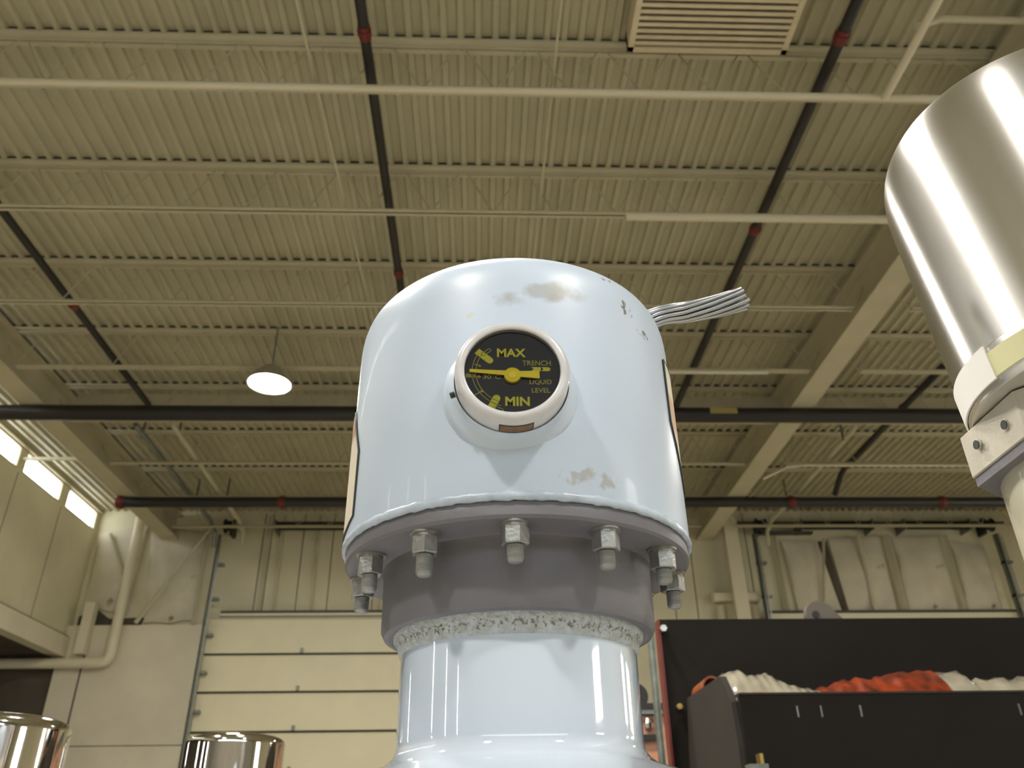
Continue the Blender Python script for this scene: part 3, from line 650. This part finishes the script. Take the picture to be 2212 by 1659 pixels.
nt = mg.node_tree; nt.nodes.clear(); o_ = nt.nodes.new('ShaderNodeOutputMaterial'); mx = nt.nodes.new('ShaderNodeMixShader'); tr = nt.nodes.new('ShaderNodeBsdfTransparent'); gl = nt.nodes.new('ShaderNodeBsdfGlossy'); fr = nt.nodes.new('ShaderNodeFresnel')
gl.inputs['Roughness'].default_value = .02; fr.inputs['IOR'].default_value = 1.45
nt.links.new(fr.outputs[0], mx.inputs[0]); nt.links.new(tr.outputs[0], mx.inputs[1]); nt.links.new(gl.outputs[0], mx.inputs[2]); nt.links.new(mx.outputs[0], o_.inputs[0])
obj('cover_glass', ylathe([(0, YDIAL-.0038), (.0398, YDIAL-.0038)], 64), mg, gauge, 0, at=(GX, YDIAL, GZ))
# amber window let into the underside of the bezel, small grub screw on its left
def bezel_patch(a0, a1, y0, y1, r, m, name):
    n = 12; vs = []
    for i in range(n+1):
        a = radians(a0+(a1-a0)*i/n)
        for rr, yy in ((r, y0), (r, y1), (r-.003, y1), (r-.003, y0)): vs.append((GX+rr*cos(a), yy, GZ+rr*sin(a)))
    fs = [(4*i+k, 4*i+(k+1) % 4, 4*(i+1)+(k+1) % 4, 4*(i+1)+k) for i in range(n) for k in range(4)]+[(0, 1, 2, 3), (4*n, 4*n+3, 4*n+2, 4*n+1)]
    return obj(name, MB().add(vs, fs), m, gauge, 60, at=(GX, YDIAL, GZ))
bezel_patch(256.5, 291, YDIAL+.0040, YDIAL+.0160, .04845, 'sealant', 'amber_frame')
bezel_patch(258, 289.5, YDIAL+.0050, YDIAL+.0150, .0487, 'amber', 'amber_window')
obj('grub_screw', MB().tube([(GX-.0478, YDIAL+.012, GZ-.015), (GX-.0515, YDIAL+.012, GZ-.0165)], .0026, 12), 'sealant', gauge, 30, at=(GX, YDIAL, GZ))
# faint stamped marks on the first shed
m_ = MB()
for k in range(9):
    for j in range(2):
        x = -.0165+k*.0035+j*.001; zz = ZF-.076-.1075
        y = .600-j*.009; dz = lambda yy, xx: ZF-.076-.094-(hypot(xx-HX, yy-HY)-.1212)*.012/.038+.0004
        if (k*7+j*3) % 5 == 4: continue
        q = [(x, y), (x+.0022, y), (x+.0030, y+.006), (x+.0010, y+.006)]
        m_.add([(a, b, dz(b, a)) for a, b in q]+[(a, b, dz(b, a)-.0006) for a, b in q], [(0, 1, 2, 3), (4, 7, 6, 5), (0, 4, 5, 1), (1, 5, 6, 2), (2, 6, 7, 3), (3, 7, 4, 0)])
obj('stamp_marks', m_, 'ink', head, 0)

# ---- stranded aluminium wire behind the head
wire = thing('stranded_wire', 'cut end of thick stranded aluminium wire sticking out right behind the white dome', 'wire', (.12, .885, 2.13))
ctr = [Vector((.105, .885, 2.135)), Vector((.15, .86, 2.138)), Vector((.205, .80, 2.147)), Vector((.245, .795, 2.1535)), Vector((.28, .795, 2.162)), Vector((.3155, .795, 2.1735))]
def cpt(u):
    k = u*(len(ctr)-1); i = min(int(k), len(ctr)-2); f = k-i
    p0 = ctr[max(i-1, 0)]; p1 = ctr[i]; p2 = ctr[i+1]; p3 = ctr[min(i+2, len(ctr)-1)]
    return .5*((2*p1)+(p2-p0)*f+(2*p0-5*p1+4*p2-p3)*f*f+(3*p1-p0-3*p2+p3)*f**3)
for ring_n, rr in ((1, 0), (6, .0050), (12, .0100)):
    for k in range(ring_n):
        pts = []
        for j in range(41):
            u = j/40; p = cpt(u); d = (cpt(min(u+.01, 1))-cpt(max(u-.01, 0))).normalized()
            a_ = d.cross(Vector((0, 0, 1))).normalized(); b_ = a_.cross(d)
            spread = 1.05+.28*max(0, u-.45)/.55
            an = 2*pi*k/ring_n+1.9*u*(1 if ring_n == 12 else .6)
            pts.append(p+(a_*cos(an)*.9+b_*sin(an))*rr*spread)
        if ring_n > 1: pts[-1] = pts[-1]+(pts[-1]-pts[-2]).normalized()*(.004*((k*5) % 4)/4)
        obj('wire_strand', MB().tube(pts, .00245, 10), 'wire', wire, 50)

# ------------------------------------------------------------------ big aluminium housing at the right
bx, by, tx, ty = .665, .672, -.045, .036
al = thing('aluminium_instrument', 'large brushed aluminium housing with taped lower rim, at the right edge', 'instrument transformer', (.65, .71, 0))
xf = lambda p: (p[0]+bx+tx*(p[2]-2.05), p[1]+by+ty*(p[2]-2.05), p[2])
obj('housing', MB().lathe([(.165, 2.02), (.17, 2.02)]+shoulder(.17, 2.236, 2.366, 3.34, 24), 0, 0, 160, xf=xf), 'brushed', al, 40, at=(bx, by, 2.05))
obj('rim_ring', MB().lathe([(.14, 1.976), (.1695, 1.976), (.1705, 1.978), (.1705, 2.018), (.169, 2.022), (.15, 2.022)], 0, 0, 160, xf=xf), 'brushed', al, 40, at=(bx, by, 2.05))
def tape(a0, a1, r, z0_, z1_, m, wav=0):
    m_ = MB(); n = 40; vs = []
    for i in range(n+1):
        a = radians(a0+(a1-a0)*i/n)
        for rr, z in ((r, z0_), (r, z1_+wav*sin(i*.3)), (r-.0018, z1_+wav*sin(i*.3)), (r-.0018, z0_)): vs.append(xf((rr*cos(a), rr*sin(a), z)))
    fs = [(4*i+k, 4*i+(k+1) % 4, 4*(i+1)+(k+1) % 4, 4*(i+1)+k) for i in range(n) for k in range(4)]+[(0, 1, 2, 3), (4*n, 4*n+3, 4*n+2, 4*n+1)]
    return obj('masking_tape', m_.add(vs, fs), m, al, 60)
tp = tape(181, 300, .1722, 1.986, 2.012, 'ytape'); tp['label'] = 'yellowed tape'
tp = tape(120, 184, .1735, 1.984, 2.021, 'tape'); tp['label'] = 'white tape'
oc = [(.517, .772), (.513, .667), (.575, .60), (.68, .585), (.77, .64), (.785, .75), (.72, .83), (.61, .838)]
pl = obj('clamp_plate', MB().prism(oc, 'z', 1.928, 1.975), 'block', al, 0, bevel=.0012)
for y, z in ((.742, 1.953), (.692, 1.951)):
    obj('bolt_hole', MB().tube([(.5136, y, z), (.5115, y, z)], .0048, 20), 'sealant', pl, 30)
    obj('hole_rim', MB().tube([(.5146, y, z), (.5121, y, z)], .0058, 20), 'ring', pl, 30)
obj('clamp_underside', MB().prism([(.65+(x-.65)*.985, .71+(y-.71)*.985) for x, y in oc], 'z', 1.918, 1.928), 'cast', al, 0)
obj('neck', MB().lathe([(.122, 1.92), (.1225, 1.85), (.124, 1.52), (.13, 1.50), (.19, 1.48), (.20, 1.475), (.19, 1.465), (.13, 1.46), (.125, 1.44), (.125, .66)], .65, .712, 96), 'cream_porcelain', al, 50)
tank(.65, .71, al)

# ------------------------------------------------------------------ two polished caps at the lower left
def cap(x, y, zt, label):
    t = thing('polished_instrument', label, 'instrument transformer', (x, y, 0), 'polished caps at the lower left')
    obj('housing', MB().lathe([(.16, zt-.26), (.17, zt-.26)]+shoulder(.17, zt-.04, zt, 3.0, 16), x, y, 96), 'polished', t, 40)
    obj('flange', MB().lathe([(.10, zt-.26), (.165, zt-.26), (.165, zt-.275), (.13, zt-.275), (.128, zt-.33), (.10, zt-.33)], x, y, 64), 'cast', t, 35)
    porcelain_column(x, y, zt-.33, t, 'porcelain'); tank(x, y, t)
cap(-.865, 3.15, 1.952, 'polished metal cap standing in front of the left overhead door')
cap(-1.16, 2.12, 1.885, 'polished metal cap cut off by the lower left corner')

# ------------------------------------------------------------------ charcoal steel bin at the lower right
b = thing('steel_bin', 'large charcoal steel bin with a high back plate and a trough, lower right', 'bin', (1.9, 3.6, 0))
obj('back_plate', MB().box(.875, 4.0, 0, 3.6, 4.06, 2.55), 'bin', b, 0)
obj('edge_strip', MB().box(.862, 3.985, 0, .8745, 4.06, 2.545), 'red', b)
obj('side_plate', MB().prism([(3.995, 0), (3.995, 1.9), (3.9, 2.17), (3.32, 2.165), (3.215, 2.055), (3.20, 1.9), (3.20, 0)], 'x', .945, .97), 'bin_side', b, 0)
obj('front_plate', MB().box(.97, 3.19, 0, 3.6, 3.215, 2.075), 'bin', b, 0)
obj('front_lip', MB().box(.97, 3.186, 2.075, 3.6, 3.25, 2.083), 'bin_side', b, 0)
obj('end_plate', MB().box(3.575, 3.215, 0, 3.6, 4.0, 2.1), 'bin_side', b, 0)
obj('trough_bottom', MB().box(.97, 3.215, 1.90, 3.575, 4.0, 1.92), 'bin', b, 0)
for x in (1.18, 1.27, 1.42, 2.03, 2.14):
    obj('weld_mark', MB().box(x, 3.186, 1.995, x+.006, 3.19, 2.035), 'galv', b, 0)
obj('corner_bolt', MB().tube([(.885, 3.96, 2.50), (.885, 4.0, 2.50)], .017, 6), 'galv_bright', b)
obj('corner_bolt', MB().tube([(.925, 3.97, 2.145), (.925, 4.0, 2.145)], .013, 12), 'brass', b)
obj('latch', MB().box(.955, 3.12, 1.80, 1.02, 3.19, 1.835).box(.915, 3.1, 1.78, .945, 3.3, 1.80), 'galv', b)
obj('latch', MB().box(1.0, 3.14, 1.82, 1.012, 3.19, 1.87), 'brass', b)
# lifting lug
pts = []
for k in range(13):
    a = radians(200-k*(200-20)/12); pts.append((1.69+.072*cos(a), 2.575+.065*sin(a)))
lug = obj('lifting_lug', MB().prism([(1.615, 2.55)]+pts+[(1.80, 2.55)], 'y', 4.01, 4.05), mat('lug_steel', (.13, .11, .09), .6), b, 0)
obj('lug_hole', MB().tube([(1.665, 4.004, 2.572), (1.665, 4.012, 2.572)], .018, 20), 'pipe', lug)
# crumpled film and sheet heaped in the trough
def heap(name, label, cat, m, prof, y0, y1, seed, par=None):
    rnd = random.Random(seed); n = 64; k = 14; vs = []
    x0, x1 = prof[0][0], prof[-1][0]
    ph = [rnd.uniform(0, 6) for _ in range(6)]
    for i in range(n+1):
        x = x0+(x1-x0)*i/n
        for (a, za), (c, zc) in zip(prof[:-1], prof[1:]):
            if a <= x <= c+1e-6: zt = za+(zc-za)*(x-a)/(c-a); break
        for j in range(k+1):
            v_ = j/k; y = y0+(y1-y0)*v_; hgt = sin(pi*v_)**.45
            wr = (.006*sin(23*x+ph[0]+5*v_+2*sin(11*x))+.005*sin(53*x+ph[1]-9*v_+3*sin(9*x+ph[4]))+.005*sin(39*v_+ph[2]+20*x)+.003*sin(131*x+ph[3]+6*sin(5*x)))*sin(pi*min(1, max(0, v_)))
            vs.append((x, y, 1.921+(zt-1.921)*hgt+wr))
    fs = [(i*(k+1)+j, (i+1)*(k+1)+j, (i+1)*(k+1)+j+1, i*(k+1)+j+1) for i in range(n) for j in range(k)]
    fs += [tuple(j for j in range(k+1)), tuple(n*(k+1)+j for j in range(k, -1, -1))]
    fs += [(i*(k+1), i*(k+1)+k, (i+1)*(k+1)+k, (i+1)*(k+1)) for i in range(n)]
    return tag(obj(name, MB().add(vs, fs), m, None, 70, at=((x0+x1)/2, (y0+y1)/2, 2.15)), label, cat)
heap('plastic_film', 'crumpled clear film wrap heaped at the left end of the bin trough', 'plastic film', 'film', [(.985, 2.185), (1.02, 2.21), (1.08, 2.205), (1.19, 2.195), (1.26, 2.165), (1.32, 2.145), (1.395, 2.135)], 3.3, 3.72, 3)
heap('red_sheet', 'crumpled orange-red sheet lying along the middle of the bin trough', 'sheet', 'cloth', [(1.40, 2.135), (1.46, 2.155), (1.56, 2.175), (1.71, 2.19), (1.80, 2.215), (1.85, 2.205), (1.89, 2.195)], 3.3, 3.72, 5)
heap('plastic_film', 'crumpled clear film wrap at the right end of the bin trough', 'plastic film', 'film', [(1.895, 2.195), (1.99, 2.205), (2.03, 2.165), (2.2, 2.175), (2.6, 2.18), (3.5, 2.17)], 3.3, 3.72, 9)
tag(obj('rolled_sheet', MB().lathe([(.050, 3.76), (.050, 3.97), (.041, 3.97), (.041, 3.76), (.050, 3.76)], 0, 0, 28, xf=lambda p: (1.03+p[0]*.9, p[2], 2.19+p[1]+.018*(3.9-p[2]))).box(1.0, 3.8, 1.921, 1.06, 3.95, 2.145), 'rolled', at=(1.03, 3.85, 1.921)), 'orange rolled sheet with a dark hollow end behind the peak of the bin side plate', 'sheet roll')

# ------------------------------------------------------------------ pole and cabinet between neck and bin
tag(obj('steel_pole', MB().tube([(1.03, 5.0, 0), (1.03, 5.0, 2.9)], .022, 16), 'galv', at=(1.03, 5, 0)), 'slim grey upright pole between the porcelain neck and the charcoal bin', 'pole')
t = thing('red_cabinet', 'faded red and beige machine cabinet seen between the porcelain neck and the bin', 'cabinet', (1.5, 6.3, 0))
obj('cabinet_body', MB().box(1.02, 6.0, 0, 2.3, 6.6, 2.37), 'pink', t, 0, bevel=.01)
obj('black_bar', MB().box(1.0, 5.95, 2.40, 2.3, 6.02, 2.44), 'pipe', t)
obj('cabinet_top', MB().box(1.0, 5.96, 2.37, 2.3, 6.6, 2.40), 'galv', t)
obj('black_latch', MB().box(1.03, 5.96, 2.20, 1.22, 6.0, 2.24), 'pipe', t)
obj('chrome_knob', MB().lathe([(0, 2.35), (.03, 2.34), (.04, 2.31), (.03, 2.28), (0, 2.27)], 1.16, 5.97, 20), 'ring', t)
tag(obj('black_wheel', MB().tube([(1.10, 6.05, 2.50), (1.10, 6.10, 2.50)], .09, 28).box(1.08, 6.06, 2.401, 1.12, 6.09, 2.5), 'pipe', at=(1.1, 6.07, 2.4)), 'black round wheel standing on the faded cabinet beside the porcelain neck', 'wheel')
